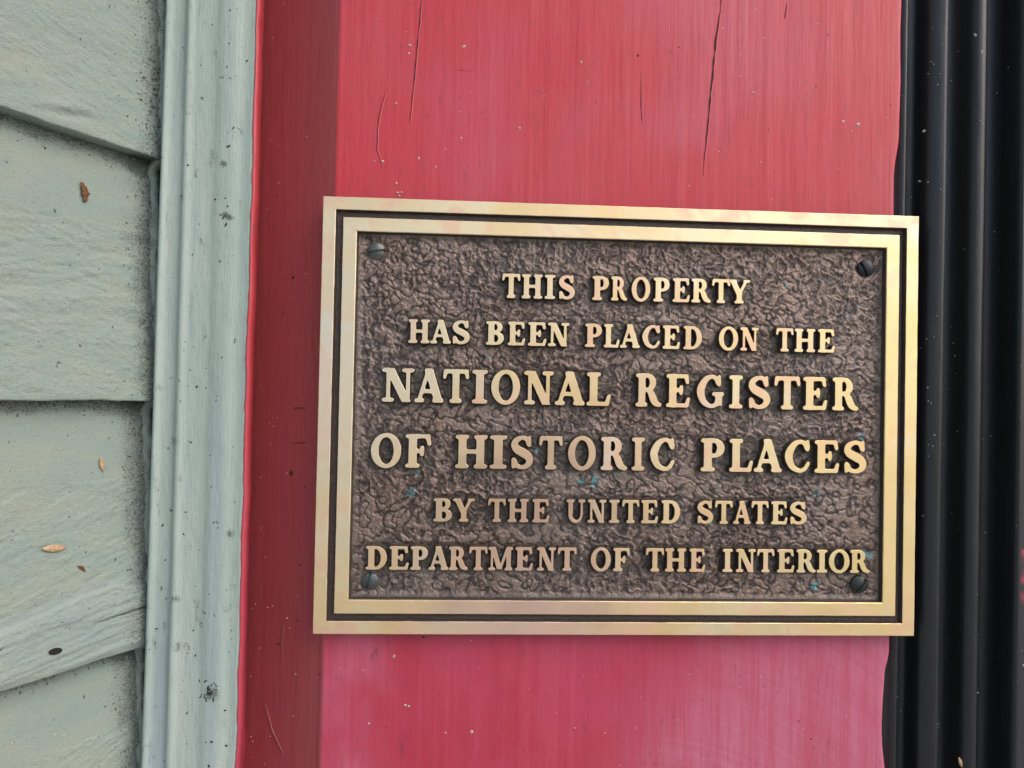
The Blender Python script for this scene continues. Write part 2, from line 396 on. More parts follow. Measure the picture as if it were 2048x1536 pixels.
chalk_sheen += .24*sstep(-.4, .5, fbm(XR, ZR, 70, 60, 260, 3))*sstep(30, 120, ZR)*sstep(-110, -50, XR)*sstep(95, 40, XR)
chalk_sheen += .35*sstep(90, 80, ZR)*sstep(60, 100, XR)*sstep(60, 72, ZR)
stain = .5*sstep(.55, .8, fbm(XR, ZR, 2.0, 6, 262, 2))*np.exp(-((XR+102)/16)**2)*sstep(-90, -100, ZR)
stain += .35*sstep(.62, .85, fbm(XR, ZR, 1.4, 3, 264, 2))
stain += .45*np.exp(-((XR+125.5)/1.2)**2)*sstep(-80, -150, ZR)
stain += .45*sstep(.2, .7, fbm(XR, ZR, 1.3, 9, 266, 2)+.0)*np.exp(-((XR-44-(ZR-90)*.9)/1.5)**2)*sstep(78, 84, ZR)*sstep(112, 104, ZR)
post = grid_mesh("red_post", XR, YR, ZR, [RED], None, {"chalk": np.clip(chalk_sheen, 0, .9), "crimson": .85*sstep(60, -90, ZR + 20*fbm(XR, ZR, 50, 50, 268, 3) - .1*XR), "stain": np.clip(stain, 0, .8), "dull": .9*((cols[:, 2] == 0) & (cols[:, 0] < -123.4) & (cols[:, 0] > -160.6))[None, :]*np.ones((len(zs), 1)) + .3*(TY == 1)}, flip=True)
tag(post, "red painted wooden post with a canted dark side, cracked and speckled, behind the plaque", "post")

def crack(pts, wmax, name="crack", parent=post, mat=CRACK, y=5.85, wob=.35, seed=0):
    """slit in the paint following pts [(x,z)], swelling towards the middle; the edges stand 0.05 mm proud"""
    P = np.array(pts, float); d = np.r_[0, np.cumsum(np.hypot(*np.diff(P, axis=0).T))]
    n = max(6, int(d[-1]/1.0)); s = np.linspace(0, d[-1], n)
    x = np.interp(s, d, P[:, 0]) + wob*fbm(s, s*0, 7, 3, 300+seed, 3); z = np.interp(s, d, P[:, 1])
    yv = np.interp(s, d, P[:, 2]) if P.shape[1] > 2 else np.full(n, y)
    tx = np.gradient(x); tz = np.gradient(z); L = np.hypot(tx, tz); nx, nz = -tz/L, tx/L
    w = wmax*.42*np.clip(np.sin(np.pi*(.04+.93*s/d[-1]))**.5*(.75+.5*fbm(s, s*0, 3, 3, 320+seed, 2)), .08, 2)
    vs = []; fs = []; mi = []
    yv = yv + (.15 if P.shape[1] == 2 else 0)
    for i in range(n):
        lp = min(1., w[i]*4)*(.55 if P.shape[1] == 2 else .2); g = .9*(.4+.6*lp)
        for o_, y_ in ((-w[i]-g, .08), (-w[i]-.12, -.20*lp), (-w[i], -.14), (0, -.07), (w[i], -.14), (w[i]+.12, -.17*lp), (w[i]+g, .08)):
            vs.append((x[i]+nx[i]*o_, yv[i]+y_, z[i]+nz[i]*o_))
        if i:
            a = 7*i
            for k_ in range(6):
                fs.append((a-7+k_, a-6+k_, a+k_+1, a+k_)); mi.append(0 if k_ in (2, 3) else 1)
    return raw_mesh(name, vs, fs, [mat, RED], parent, matidx=mi, attrs={"dull": np.full(len(vs), 1. if P.shape[1] > 2 else 0.), "crimson": np.full(len(vs), .1)})

# ------------------------------------------------------------------ black ribbed door frame on the right
bp = [(112, 13), (116, 11.5), (121, 10.8), (123.2, 9.4), (124.8, 8.9), (125.8, 9.8), (126.8, 13.5), (128.6, 17), (132.5, 17.5), (134.2, 15.5), (135.2, 11.0), (136.4, 9.0), (138.4, 7.7),
      (140.6, 6.9), (142.2, 6.9), (143.6, 8.4), (144.6, 12.5), (146.4, 18.5), (149.4, 20.5), (152.4, 20.0), (154.6, 17.5), (156.4, 12.2), (158.0, 10.2), (159.8, 9.5), (161.4, 9.6), (162.8, 10.6),
      (164.4, 14.8), (167.2, 19.8), (171.2, 20.5), (174.2, 17.5), (175.2, 12), (176.0, 8.0), (176.9, 6.2), (178.4, 5.9), (184, 8.0), (200, 14.0), (240, 26), (300, 40)]
P = np.array(bp); tt = np.r_[0, np.cumsum(np.hypot(*np.diff(P, axis=0).T))]
# Catmull-Rom through the profile
q = []
for i in range(len(P)-1):
    p0, p1, p2, p3 = P[max(i-1, 0)], P[i], P[i+1], P[min(i+2, len(P)-1)]
    n = 5
    for j in range(n):
        u = j/n
        q.append(.5*((2*p1)+(-p0+p2)*u+(2*p0-5*p1+4*p2-p3)*u*u+(-p0+3*p1-3*p2+p3)*u**3))
q.append(P[-1]); q = np.array(q)
zb = spaced(-190, 190, 1.0, -700, 700, 8)
XB, ZB = np.meshgrid(q[:, 0], zb); YB = np.repeat(q[None, :, 1], len(zb), 0)
XB = XB + .0045*ZB
YB = YB - .22*fbm(XB, ZB, 12, 90, 270, 3) - .05*fbm(XB, ZB, 3, 10, 274, 2)
rs = np.exp(-((XB-179.9)/1.2)**2)*sstep(-53, -55, ZB)*sstep(-79, -77, ZB)*sstep(-.4, .2, fbm(XB, ZB, 3, 4, 276, 2))
frame = grid_mesh("black_door_frame", XB, YB, ZB, [BLACK], None, {"redsmear": np.clip(rs, 0, 1)}, flip=True)
tag(frame, "glossy black ribbed door frame dotted with dust, right of the red post", "door frame")

# ------------------------------------------------------------------ the plaque
PW, PH = 127.0, 90.1
plaque = empty("plaque", (0, .006, -PH*MM), "cast bronze historic places plaque with raised brass lettering, screwed to the red post", "plaque")

def ring(name, prof, mats, matfn, jit=.0, closed=False, seed=0):
    """prof: [(inset from the outer edge, y)], swept round the rectangle with mitred corners"""
    loop = []
    def side(a, b):
        n = int(math.hypot(b[0]-a[0], b[1]-a[1])/1.0)
        for i in range(n): loop.append((a[0]+(b[0]-a[0])*i/n, a[1]+(b[1]-a[1])*i/n, 0 if i else 1))
    cs = [(-1, 1), (1, 1), (1, -1), (-1, -1)]
    for i in range(4): side(cs[i][0:2] and (cs[i][0]*PW, cs[i][1]*PH), (cs[(i+1) % 4][0]*PW, cs[(i+1) % 4][1]*PH))
    L = np.array(loop); n = len(L)
    vs = []
    X0 = []; 
    nn = [fbm(np.arange(n)*1.0, np.arange(n)*0.+k, 5, 3, 400+seed+k, 3, .6) for k in range(len(prof))]
    for k, (ins, y) in enumerate(prof):
        e = jit*nn[k]
        x = np.sign(L[:, 0])*np.minimum(np.abs(L[:, 0]), PW-ins); z = np.sign(L[:, 1])*np.minimum(np.abs(L[:, 1]), PH-ins)
        onx = (np.abs(L[:, 0]) > PW-1e-6); onz = (np.abs(L[:, 1]) > PH-1e-6)
        x = x - np.sign(L[:, 0])*onx*e; z = z - np.sign(L[:, 1])*onz*e
        X0.append(np.stack([x, np.full(n, y), z], 1))
    V = np.concatenate(X0); fs = []; mi = []
    for k in range(len(prof)-1):
        for i in range(n):
            j = (i+1) % n
            fs.append((k*n+i, (k+1)*n+i, (k+1)*n+j, k*n+j)); mi.append(matfn(k))
    o = raw_mesh(name, [tuple(v) for v in V], fs, mats, plaque, smooth=True, matidx=mi)
    flat = [not (prof[f // n][1] == 0 and prof[f // n+1][1] == 0) for f in range(len(fs))]
    o.data.polygons.foreach_set("use_smooth", flat)
    return o

ring("outer_border", [(.45, 5.9), (.1, 5.5), (0, 3.5), (0, .45), (.1, .12), (.32, 0), (2.7, 0), (5.15, 0), (5.35, .1), (5.5, .4), (5.75, 1.5), (6.1, 2.3)], [BRASS, PATINA],
     lambda k: 1 if k in (0, 1, 2, 8, 9, 10) else 0, .10, seed=0)
ring("groove", [(5.9, 2.15), (6.5, 2.28), (7.4, 2.25), (8.2, 2.15)], [PATINA], lambda k: 0, .05, seed=20)
ring("inner_border", [(7.9, 2.3), (8.2, 1.5), (8.35, .4), (8.5, .1), (8.7, 0), (11.3, 0), (13.85, 0), (14.05, .1), (14.2, .4), (14.35, 1.2), (14.7, 2.6), (15.2, 3.4)], [BRASS, PATINA],
     lambda k: 1 if k in (0, 1, 2, 8, 9, 10) else 0, .10, seed=40)
# back of the casting
raw_mesh("back_plate", [(-PW+.6, 5.0, -PH+.6), (PW-.6, 5.0, -PH+.6), (PW-.6, 5.0, PH-.6), (-PW+.6, 5.0, PH-.6),
    (-PW+.6, 5.92, -PH+.6), (PW-.6, 5.92, -PH+.6), (PW-.6, 5.92, PH-.6), (-PW+.6, 5.92, PH-.6)],
    [(3, 2, 1, 0), (4, 5, 6, 7), (0, 1, 5, 4), (1, 2, 6, 5), (2, 3, 7, 6), (3, 0, 4, 7)], [PATINA], plaque, smooth=False)

ROWS = [
    ("THIS PROPERTY", 50.03, 50.36, 9.90, [(-52.3, -44.7), (-44.0, -35.4), (-34.4, -30.0), (-28.4, -21.7), (-14.3, -7.3), (-6.3, 0.5), (2.4, 10.3), (11.7, 18.6), (19.9, 27.3), (28.0, 36.3), (36.8, 44.6), (43.9, 53.3)]),
    ("HAS BEEN PLACED ON THE", 30.26, 30.43, 9.63, [(-90.7, -82.0), (-81.7, -73.2), (-72.5, -65.3), (-58.6, -51.1), (-49.5, -42.2), (-41.0, -33.3), (-32.7, -23.7), (-17.0, -9.9), (-9.0, -2.4), (-2.2, 6.3), (7.3, 14.8), (16.0, 23.4), (24.9, 32.8), (40.1, 48.4), (49.3, 57.3), (64.8, 72.4), (72.9, 81.9), (83.1, 90.5)]),
    ("NATIONAL REGISTER", 5.75, 5.84, 13.68, [(-101.2, -87.9), (-87.7, -75.7), (-76.0, -65.3), (-63.9, -57.5), (-55.9, -43.9), (-42.3, -29.9), (-29.3, -16.7), (-15.9, -5.7), (4.9, 15.9), (17.9, 28.1), (31.0, 42.7), (44.9, 50.7), (53.3, 62.7), (64.4, 75.7), (76.9, 87.5), (89.7, 101.2)]),
    ("OF HISTORIC PLACES", -21.35, -20.83, 13.54, [(-105.0, -92.6), (-90.9, -80.3), (-70.3, -57.0), (-56.0, -48.9), (-47.1, -37.9), (-35.4, -25.6), (-23.2, -11.6), (-9.4, 1.8), (3.7, 9.1), (11.5, 21.9), (33.1, 43.3), (45.4, 55.6), (56.0, 68.1), (69.4, 80.3), (82.3, 93.1), (95.2, 105.1)]),
    ("BY THE UNITED STATES", -43.44, -42.95, 9.40, [(-78.8, -71.1), (-70.8, -61.8), (-56.2, -48.9), (-48.0, -39.4), (-37.8, -30.6), (-23.5, -15.6), (-14.6, -6.7), (-5.5, -1.1), (-0.0, 7.3), (8.1, 15.3), (16.7, 24.7), (32.1, 38.9), (39.6, 47.2), (47.5, 55.0), (55.3, 62.7), (63.8, 70.9), (72.0, 79.3)]),
    ("DEPARTMENT OF THE INTERIOR", -63.45, -63.24, 9.44, [(-106.1, -97.5), (-96.5, -88.5), (-87.8, -80.7), (-80.4, -72.2), (-72.0, -64.2), (-63.7, -56.0), (-55.7, -45.5), (-44.5, -37.1), (-35.5, -27.5), (-26.8, -18.8), (-12.8, -4.4), (-3.4, 3.7), (10.4, 18.2), (18.6, 27.6), (29.0, 35.8), (43.2, 47.5), (48.9, 57.5), (58.0, 65.5), (66.7, 74.2), (75.1, 83.5), (83.9, 88.5), (89.2, 98.2), (98.4, 107.0)])]

# letterforms: bold serif capitals with soft, rounded ends, drawn as signed distance fields, cap height 1
GN = 150; GX0, GX1, GY0, GY1 = -.15, 1.35, -.1, 1.1
gx = np.linspace(GX0, GX1, GN); gy = np.linspace(GY0, GY1, int(GN*.8)); GXX, GYY = np.meshgrid(gx, gy)
def cap(x0, y0, x1, y1, r0, r1=None):
    if r1 is None: r1 = r0
    dx_, dy_ = x1-x0, y1-y0; L2 = dx_*dx_+dy_*dy_+1e-12
    h = np.clip(((GXX-x0)*dx_+(GYY-y0)*dy_)/L2, 0, 1)
    return np.hypot(GXX-x0-h*dx_, GYY-y0-h*dy_) - (r0+(r1-r0)*h)
def box(x0, x1, y0, y1):
    a = np.abs(GXX-(x0+x1)/2)-(x1-x0)/2; b = np.abs(GYY-(y0+y1)/2)-(y1-y0)/2
    return np.hypot(np.maximum(a, 0), np.maximum(b, 0)) + np.minimum(np.maximum(a, b), 0)
def ell(cx, cy, rx, ry):
    k1 = np.hypot((GXX-cx)/rx, (GYY-cy)/ry)+1e-9; k2 = np.hypot((GXX-cx)/rx**2, (GYY-cy)/ry**2)+1e-9
    return k1*(k1-1)/k2
def U(*a, k=.035):
    r = a[0]
    for b in a[1:]:
        h = np.clip(.5+.5*(b-r)/k, 0, 1); r = b*(1-h)+r*h - k*h*(1-h)
    return r
def sub(a, b): return np.maximum(a, -b)
def spine(pts, n=10):
    """pts (x, y, r) through a Catmull-Rom curve"""
    P_ = [np.array(p, float) for p in pts]; P_ = [2*P_[0]-P_[1]]+P_+[2*P_[-1]-P_[-2]]; out = []
    for i in range(1, len(P_)-2):
        for j in range(n):
            u = j/n; a, b, c_, d = P_[i-1:i+3]
            out.append(.5*(2*b+(c_-a)*u+(2*a-5*b+4*c_-d)*u*u+(-a+3*b-3*c_+d)*u**3))
    out.append(P_[-2]); r = None
    for a, b in zip(out[:-1], out[1:]):
        s_ = cap(a[0], a[1], b[0], b[1], a[2], b[2]); r = s_ if r is None else np.minimum(r, s_)
    return r
SW = .105; TH = .055; SR = .05      # half stem, half hairline, serif radius
def stem(x, lo=0., hi=1.): return box(x-SW, x+SW, lo+.02, hi-.02)
def serif(x, y, l=.17, r=.17): return cap(x-l+SR, y, x+r-SR, y, SR)
B_, T_ = SR, 1-SR
def stemS(x, l=.18, r=.18): return U(stem(x), serif(x, B_, l, r), serif(x, T_, l, r))
def diagbar(x0, x1, y0, y1, h):
    """bar of horizontal half-width h between heights y0 and y1"""
    tcl = (GYY-y0)/(y1-y0); cx = x0+(x1-x0)*tcl; c_ = abs(y1-y0)/math.hypot(x1-x0, y1-y0)
    return np.maximum((np.abs(GXX-cx)-h)*c_, np.maximum(min(y0, y1)-GYY, GYY-max(y0, y1)))
def bowl(cx, cy, rx, ry, x_left, thick, thin):
    o = ell(cx, cy, rx, ry); i = ell(cx-.01, cy, rx-thick, ry-thin)
    o = np.minimum(o, box(x_left, cx, cy-ry, cy+ry)); i = np.minimum(i, box(x_left-.3, cx-.01, cy-ry+thin, cy+ry-thin))
    return np.maximum(sub(o, i), x_left-GXX)
def E_arms(top, mid, bot):
    return U(cap(.2, T_, top, T_, SR), cap(top, T_-.01, top+.035, .76, .055, .045), cap(.2, .52, mid, .52, .05), cap(mid, .62, mid, .42, .045, .045),
             cap(.2, B_, bot, B_, SR), cap(bot, B_+.01, bot+.05, .25, .055, .045), k=.03)
def glyph(c):
    if c == 'I': return stemS(.22, .22, .22)
    if c == 'H': return U(stemS(.2, .2, .18), stemS(.72, .18, .2), box(.2, .72, .45, .56))
    if c == 'T': return U(stem(.42), serif(.42, B_, .2, .2), cap(.07, T_, .77, T_, .055), cap(.07, T_-.01, .035, .77, .055, .045), cap(.77, T_-.01, .805, .77, .055, .045))
    if c == 'E': return U(stem(.2), serif(.2, B_, .2, .1), serif(.2, T_, .2, .1), E_arms(.62, .46, .64))
    if c == 'F': return U(stemS(.2, .2, .2), cap(.2, T_, .62, T_, SR), cap(.62, T_-.01, .665, .72, .055, .045), cap(.2, .50, .46, .50, .05), cap(.46, .61, .46, .39, .045))
    if c == 'L': return U(stem(.2), serif(.2, T_, .2, .2), cap(0.05, B_, .6, B_, SR), cap(.6, B_+.01, .66, .29, .055, .045))
    if c == 'P': return U(stemS(.2, .2, .2), bowl(.38, .715, .29, .285, .2, .19, .10))
    if c == 'R': return U(stemS(.2, .2, .18), bowl(.38, .73, .28, .27, .2, .185, .10), spine([(.44, .50, .06), (.53, .36, .10), (.62, .16, .10), (.74, .06, .06), (.80, .055, .05)]), k=.03)
    if c == 'B': return U(stem(.2), cap(.05, B_, .3, B_, SR), cap(.05, T_, .3, T_, SR), bowl(.38, .755, .25, .245, .2, .17, .095), bowl(.38, .27, .31, .27, .2, .19, .10), k=.025)
    if c == 'D': return U(stem(.2), cap(.05, B_, .3, B_, SR), cap(.05, T_, .3, T_, SR), bowl(.36, .5, .42, .5, .2, .2, .10), k=.025)
    if c == 'O': return sub(ell(.46, .5, .46, .525), ell(.46, .5, .245, .42))
    if c == 'N': return U(serif(.14, T_, .14, .1), box(.135, .225, .03, .97), serif(.18, B_, .17, .16), box(.70, .79, .1, .97), serif(.745, T_, .17, .17),
                          diagbar(.70, .215, 0.0, 1.0, .12), k=.03)
    if c == 'M': return U(serif(.14, T_, .14, .1), box(.13, .215, .03, .97), serif(.17, B_, .16, .16), box(.885, 1.085, .03, .97), serif(.985, B_, .18, .18), serif(1.0, T_, .1, .18),
                          diagbar(.54, .22, .06, 1.0, .11), diagbar(.58, .94, .06, 1.0, .06), k=.03)
    if c == 'A': return U(diagbar(.12, .43, 0.03, 1.0, .055), diagbar(.76, .43, .03, 1.0, .125), cap(.22, .33, .68, .33, .05), serif(.12, B_, .14, .17), serif(.76, B_, .19, .16),
                          cap(.38, .94, .48, .94, .06), k=.035)
    if c == 'Y': return U(box(.37, .58, .03, .5), serif(.475, B_, .2, .2), diagbar(.475, .19, .38, .97, .12), diagbar(.475, .78, .38, .97, .06), serif(.18, T_, .18, .17), serif(.80, T_, .15, .15), k=.035)
    if c == 'U': return U(box(.11, .31, .38, .97), serif(.2, T_, .2, .18), box(.72, .81, .38, .97), serif(.765, T_, .17, .17),
                          np.maximum(sub(ell(.46, .38, .35, .40), ell(.50, .38, .22, .285)), GYY-.40), k=.02)
    if c == 'C': return U(spine([(.70, .78, .085), (.62, .90, .06), (.46, .955, .052), (.27, .86, .085), (.125, .62, .115), (.11, .42, .115), (.22, .17, .085), (.45, .045, .052), (.63, .11, .055), (.74, .28, .05)], 12),
                          cap(.715, .96, .715, .72, .045, .055), k=.03)
    if c == 'G': return U(spine([(.70, .78, .08), (.62, .90, .06), (.46, .955, .052), (.27, .86, .085), (.125, .62, .115), (.11, .42, .115), (.22, .17, .085), (.45, .045, .052), (.62, .10, .06), (.70, .2, .08)], 12),
                          cap(.725, .96, .725, .72, .045, .05), box(.61, .82, .07, .42), serif(.70, .42, .2, .19), k=.03)
    if c == 'S': return U(spine([(.58, .77, .07), (.52, .90, .06), (.36, .955, .052), (.17, .87, .08), (.11, .73, .10), (.19, .60, .115), (.38, .50, .125), (.56, .39, .115), (.62, .25, .10), (.54, .11, .075), (.37, .045, .052), (.20, .09, .06), (.11, .23, .07)], 12),
                          cap(.60, .96, .60, .73, .042, .05), cap(.075, .05, .075, .28, .042, .05), k=.03)

def contours(F):
    """marching squares over a signed field; closed loops of (x, y) with the inside to the left"""
    ny, nx = F.shape; segs = {}
    S_ = F < 0
    mixed = np.argwhere((S_[:-1, :-1] != S_[1:, 1:]) | (S_[:-1, 1:] != S_[1:, :-1]) | (S_[:-1, :-1] != S_[:-1, 1:]))
    pt = {}
    def P(kind, j, i):
        key = (kind, j, i)
        if key not in pt:
            a = F[j, i]; b = F[j, i+1] if kind == 0 else F[j+1, i]; t_ = a/(a-b)
            pt[key] = (gx[i]+(gx[1]-gx[0])*t_, gy[j]) if kind == 0 else (gx[i], gy[j]+(gy[1]-gy[0])*t_)
        return key
    for j, i in mixed:
        c_ = (S_[j, i]) | (S_[j, i+1] << 1) | (S_[j+1, i+1] << 2) | (S_[j+1, i] << 3)
        b, r, t_, l = (0, j, i), (1, j, i+1), (0, j+1, i), (1, j, i)
        tb = {1: [(b, l)], 2: [(r, b)], 3: [(r, l)], 4: [(t_, r)], 5: [(b, l), (t_, r)], 6: [(t_, b)], 7: [(t_, l)], 8: [(l, t_)], 9: [(b, t_)], 10: [(r, b), (l, t_)], 11: [(r, t_)], 12: [(l, r)], 13: [(b, r)], 14: [(l, b)]}
        for a_, e_ in tb.get(int(c_), []): segs[P(*a_)] = P(*e_)
    loops = []
    while segs:
        s0 = next(iter(segs)); lp = []; cur = s0
        while cur in segs: lp.append(cur); cur = segs.pop(cur)
        if len(lp) > 12: loops.append(np.array([pt[k_] for k_ in lp]))
    return loops
_gl = {}
def glyph_loops(c):
    if c not in _gl:
        Ls = []
        for L in contours(glyph(c)-.010):
            # even spacing, light smoothing
            d = np.r_[0, np.cumsum(np.hypot(*np.diff(np.vstack([L, L[:1]]), axis=0).T))]; n = max(16, int(d[-1]/.03))
            s_ = np.linspace(0, d[-1], n, endpoint=False); LL = np.vstack([L, L[:1]])
            R_ = np.stack([np.interp(s_, d, LL[:, 0]), np.interp(s_, d, LL[:, 1])], 1)
            Ls.append(.6*R_+.2*np.roll(R_, 1, 0)+.2*np.roll(R_, -1, 0))
        area = lambda p: .5*np.sum(p[:, 0]*np.roll(p[:, 1], -1)-np.roll(p[:, 0], -1)*p[:, 1])
        Ls.sort(key=lambda p: -abs(area(p)))
        if area(Ls[0]) < 0: Ls = [p[::-1] for p in Ls]
        _gl[c] = Ls
    return _gl[c]

letter_boxes = []
FLOOR = 3.1
def letter(c, x0, x1, zc, h):
    Ls = glyph_loops(c); a0, a1 = Ls[0][:, 0].min(), Ls[0][:, 0].max()
    vs, fs, mi = [], [], []; tops = []
    for L in Ls:
        x = x0+(L[:, 0]-a0)/(a1-a0)*(x1-x0); z = zc-h/2+L[:, 1]*h
        n = len(x); arc = np.arange(n)
        jit_ = .04*np.array([random.uniform(-1, 1) for _ in range(n)]); 
        tx = np.roll(x, -1)-np.roll(x, 1); tz = np.roll(z, -1)-np.roll(z, 1); q_ = np.hypot(tx, tz)+1e-9
        nx, nz = tz/q_, -tx/q_
        b0 = len(vs)
        for off, y in ((-.08, .0), (.0+0, .05), (.06, .25), (.24, 2.0), (.60, FLOOR+.3)):
            vs += [(x[i]+nx[i]*(off+jit_[i]), y, z[i]+nz[i]*(off+jit_[i])) for i in range(n)]
        for k_ in range(4):
            for i in range(n):
                j = (i+1) % n; a = b0+k_*n
                fs.append((a+i, a+j, a+n+j, a+n+i)); mi.append(0 if k_ == 0 else 1)
        tops.append((b0, n))
    polys = [[Vector((vs[b+i][0], vs[b+i][2], 0)) for i in range(n)] for b, n in tops]
    idx = [b+i for b, n in tops for i in range(n)]
    for tri in tessellate_polygon(polys):
        f = tuple(idx[i] for i in tri)
        A, B, C = (vs[i] for i in f)
        if (B[0]-A[0])*(C[2]-A[2])-(B[2]-A[2])*(C[0]-A[0]) < 0: f = f[::-1]
        fs.append(f); mi.append(0)
    letter_boxes.append((x0, x1, zc-h/2, zc+h/2))
    me = bpy.data.meshes.new("letter"); me.from_pydata([(v[0]*MM, v[1]*MM, v[2]*MM) for v in vs], [], fs)
    me.polygons.foreach_set("material_index", mi); me.polygons.foreach_set("use_smooth", [m_ == 1 for m_ in mi])
    me.update()
    return link("letter", me, [BRASS, PATINA], plaque)

for txt, zb0, zb1, h, xs in ROWS:
    s_ = txt.replace(" ", "")
    for c, (x0, x1) in zip(s_, xs):
        f_ = ((x0+x1)/2-xs[0][0])/(xs[-1][1]-xs[0][0])
        letter(c, x0, x1, zb0+(zb1-zb0)*f_ + h/2, h)

# pebbled ground between the letters
FW, FH = PW-14.75, PH-14.75
fx = np.linspace(-FW, FW, 640); fz = np.linspace(-FH, FH, 430); FX, FZ = np.meshgrid(fx, fz)
wx = 1.1*vnoise(FX, FZ, 5, 5, 500); wz = 1.1*vnoise(FX, FZ, 5, 5, 501)
c1, s1 = math.cos(.5), math.sin(.5)
a_ = c1*FX-s1*FZ+wx; b_ = s1*FX+c1*FZ+wz
n_a = vnoise(a_, b_, 2.9, 2.5, 502)+.5*vnoise(FX+wz, FZ+wx, 1.9, 2.6, 503)
peb = np.minimum(1, (np.abs(n_a)*2.2))**.8
m_l = sstep(-.25, .25, fbm(FX, FZ, 26, 22, 505, 3))
n_c = vnoise(a_*1.0+b_*.25, b_, 2.0, 3.8, 506)+.5*vnoise(b_, a_, 1.7, 2.1, 507)
crk = 1-np.minimum(1, np.abs(n_c)*2.0)**.7          # thin raised crinkles
n_b = np.abs(vnoise(b_, a_, 1.05, 1.25, 504))
rough_big = fbm(FX, FZ, 30, 24, 508, 2)
hgt = peb*(.62-.30*m_l) + crk*(.16+.42*m_l) + n_b*.22 + .07*vnoise(FX, FZ, .75, .75, 509) - .04
dist = np.full(FX.shape, 9.)
for (x0, x1, z0, z1) in letter_boxes:
    ix0, ix1 = np.searchsorted(fx, [x0-3.5, x1+3.5]); iz0, iz1 = np.searchsorted(fz, [z0-3.5, z1+3.5])
    sx = FX[iz0:iz1, ix0:ix1]; sz = FZ[iz0:iz1, ix0:ix1]
    d_ = np.hypot(np.maximum(np.maximum(x0-sx, sx-x1), 0), np.maximum(np.maximum(z0-sz, sz-z1), 0))
    dist[iz0:iz1, ix0:ix1] = np.minimum(dist[iz0:iz1, ix0:ix1], d_)
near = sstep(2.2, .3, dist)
ed = np.minimum(FW-np.abs(FX), FH-np.abs(FZ))
scr = np.full(FX.shape, 99.)
for (x, z) in ((-105, 68.4), (105.1, 67.4), (103.8, -68.7), (-104.4, -68.9)): scr = np.minimum(scr, np.hypot(FX-x, FZ-z))
amp = (.35+.65*sstep(4, 5.5, scr))*(1-.40*near)*sstep(0, 3.0, ed)*(.85+.3*rough_big)
fy = FLOOR - amp*hgt*1.2 + .35 - 1.1*(1-sstep(0, 2.6, ed))
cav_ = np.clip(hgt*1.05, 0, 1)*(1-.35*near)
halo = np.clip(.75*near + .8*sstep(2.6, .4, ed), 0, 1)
verd = np.zeros(FX.shape)
for (x, z, rx, rz, a) in [(-11.3, -25.8, 1.1, 2.0, 1), (-11.9, -28.0, .8, .9, .9), (-17.3, -26.2, 1.6, .9, .6), (-36.2, -14.3, .8, 1.2, .8), (39.0, 12.2, 1.0, .9, .9), (105.8, -55.5, 1.6, 1.2, .75),
    (108.4, -56.6, 1.2, 1.2, .6), (84.5, -69.5, 1.4, 1.7, .8), (38.7, -43.3, .7, .7, .6), (-86, -24, 1.4, 1.2, .35), (-88, -32, 2.0, 2.0, .35), (104, -6, 1.5, 2.4, .35), (-71, 16, 1.6, 1.2, .35), (85, -30, 2.0, 1.6, .3),
    (-50, -58, 1, 1.4, .5), (22, 39, .8, .8, .5), (-57, 25, 1.1, .8, .4), (70, 58.5, .8, .8, .6)]:
    verd = np.maximum(verd, a*sstep(1.25, .5, np.hypot((FX-x)/rx, (FZ-z)/rz)+.5*vnoise(FX, FZ, .8, .8, 510)))
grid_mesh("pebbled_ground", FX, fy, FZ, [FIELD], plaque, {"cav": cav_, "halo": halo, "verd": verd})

# slotted screws
def screw(x, z, r, mat, slot_deg, off, tilt, label):
    nr_, nt_ = 26, 96
    rr = np.r_[np.linspace(0, r, nr_-4), r*1.0, r*1.01, r*1.0]
    R_, T2 = np.meshgrid(rr, np.linspace(0, 2*math.pi, nt_+1), indexing='ij')
    xx = R_*np.cos(T2); zz = R_*np.sin(T2)
    y = 1.45 + .95*(R_/r)**2.2
    y[-3] += .25; y[-2] += .8; y[-1] += 2.6
    a = math.radians(slot_deg); dd = xx*math.sin(a)-zz*math.cos(a)-off
    y = y + 1.0*sstep(.62, .42, np.abs(dd))*(R_ < r*.999)
    y = y + tilt[0]*xx + tilt[1]*zz
    o = grid_mesh("screw", xx+x, y, zz+z, [mat], plaque, flip=False)
    o["label"] = label
screw(-105.0, 68.4, 3.5, SCREW_PALE, 12, .5, (.05, -.06), "worn silvery slotted screw in the upper left corner")
screw(105.1, 67.4, 3.7, SCREW_DARK, -62, 1.5, (-.04, -.03), "black slotted screw in the upper right corner")
screw(103.8, -68.7, 3.7, SCREW_GREEN, 48, .9, (-.02, .05), "dark greenish slotted screw in the lower right corner")
screw(-104.4, -68.9, 3.6, SCREW_BLUE, 78, -.9, (.06, 0), "worn blue grey slotted screw in the lower left corner")

# ------------------------------------------------------------------ cracks, specks and bits
def zof(v, x=0): return v
crack([(-88.5, 181), (-90.6, 150), (-92.0, 131), (-92.5, 124)], .7, seed=1)
crack([(-103.0, 136), (-105.8, 125), (-106.2, 112), (-103.6, 104)], .45, seed=2)
crack([(6.3, 190), (5.4, 176), (5.6, 164)], .8, seed=3)
crack([(6.0, 150), (6.2, 136), (7.0, 128)], .75, seed=4)
crack([(41.5, 188), (38.5, 165), (36.6, 140), (34.8, 118), (33.8, 106)], 1.1, seed=5)
crack([(70.0, 183), (69.3, 176)], .5, seed=6)
crack([(-73.5, 147.4), (-64.8, 146.8)], .55, seed=7, wob=.1)
crack([(-140.5, 2.0, 15.6), (-134, 2.2, 12)], .5, seed=8, wob=.1)
crack([(-141.5, -13.2, 16.5), (-133.5, -12.6, 12)], .6, seed=9, wob=.1)
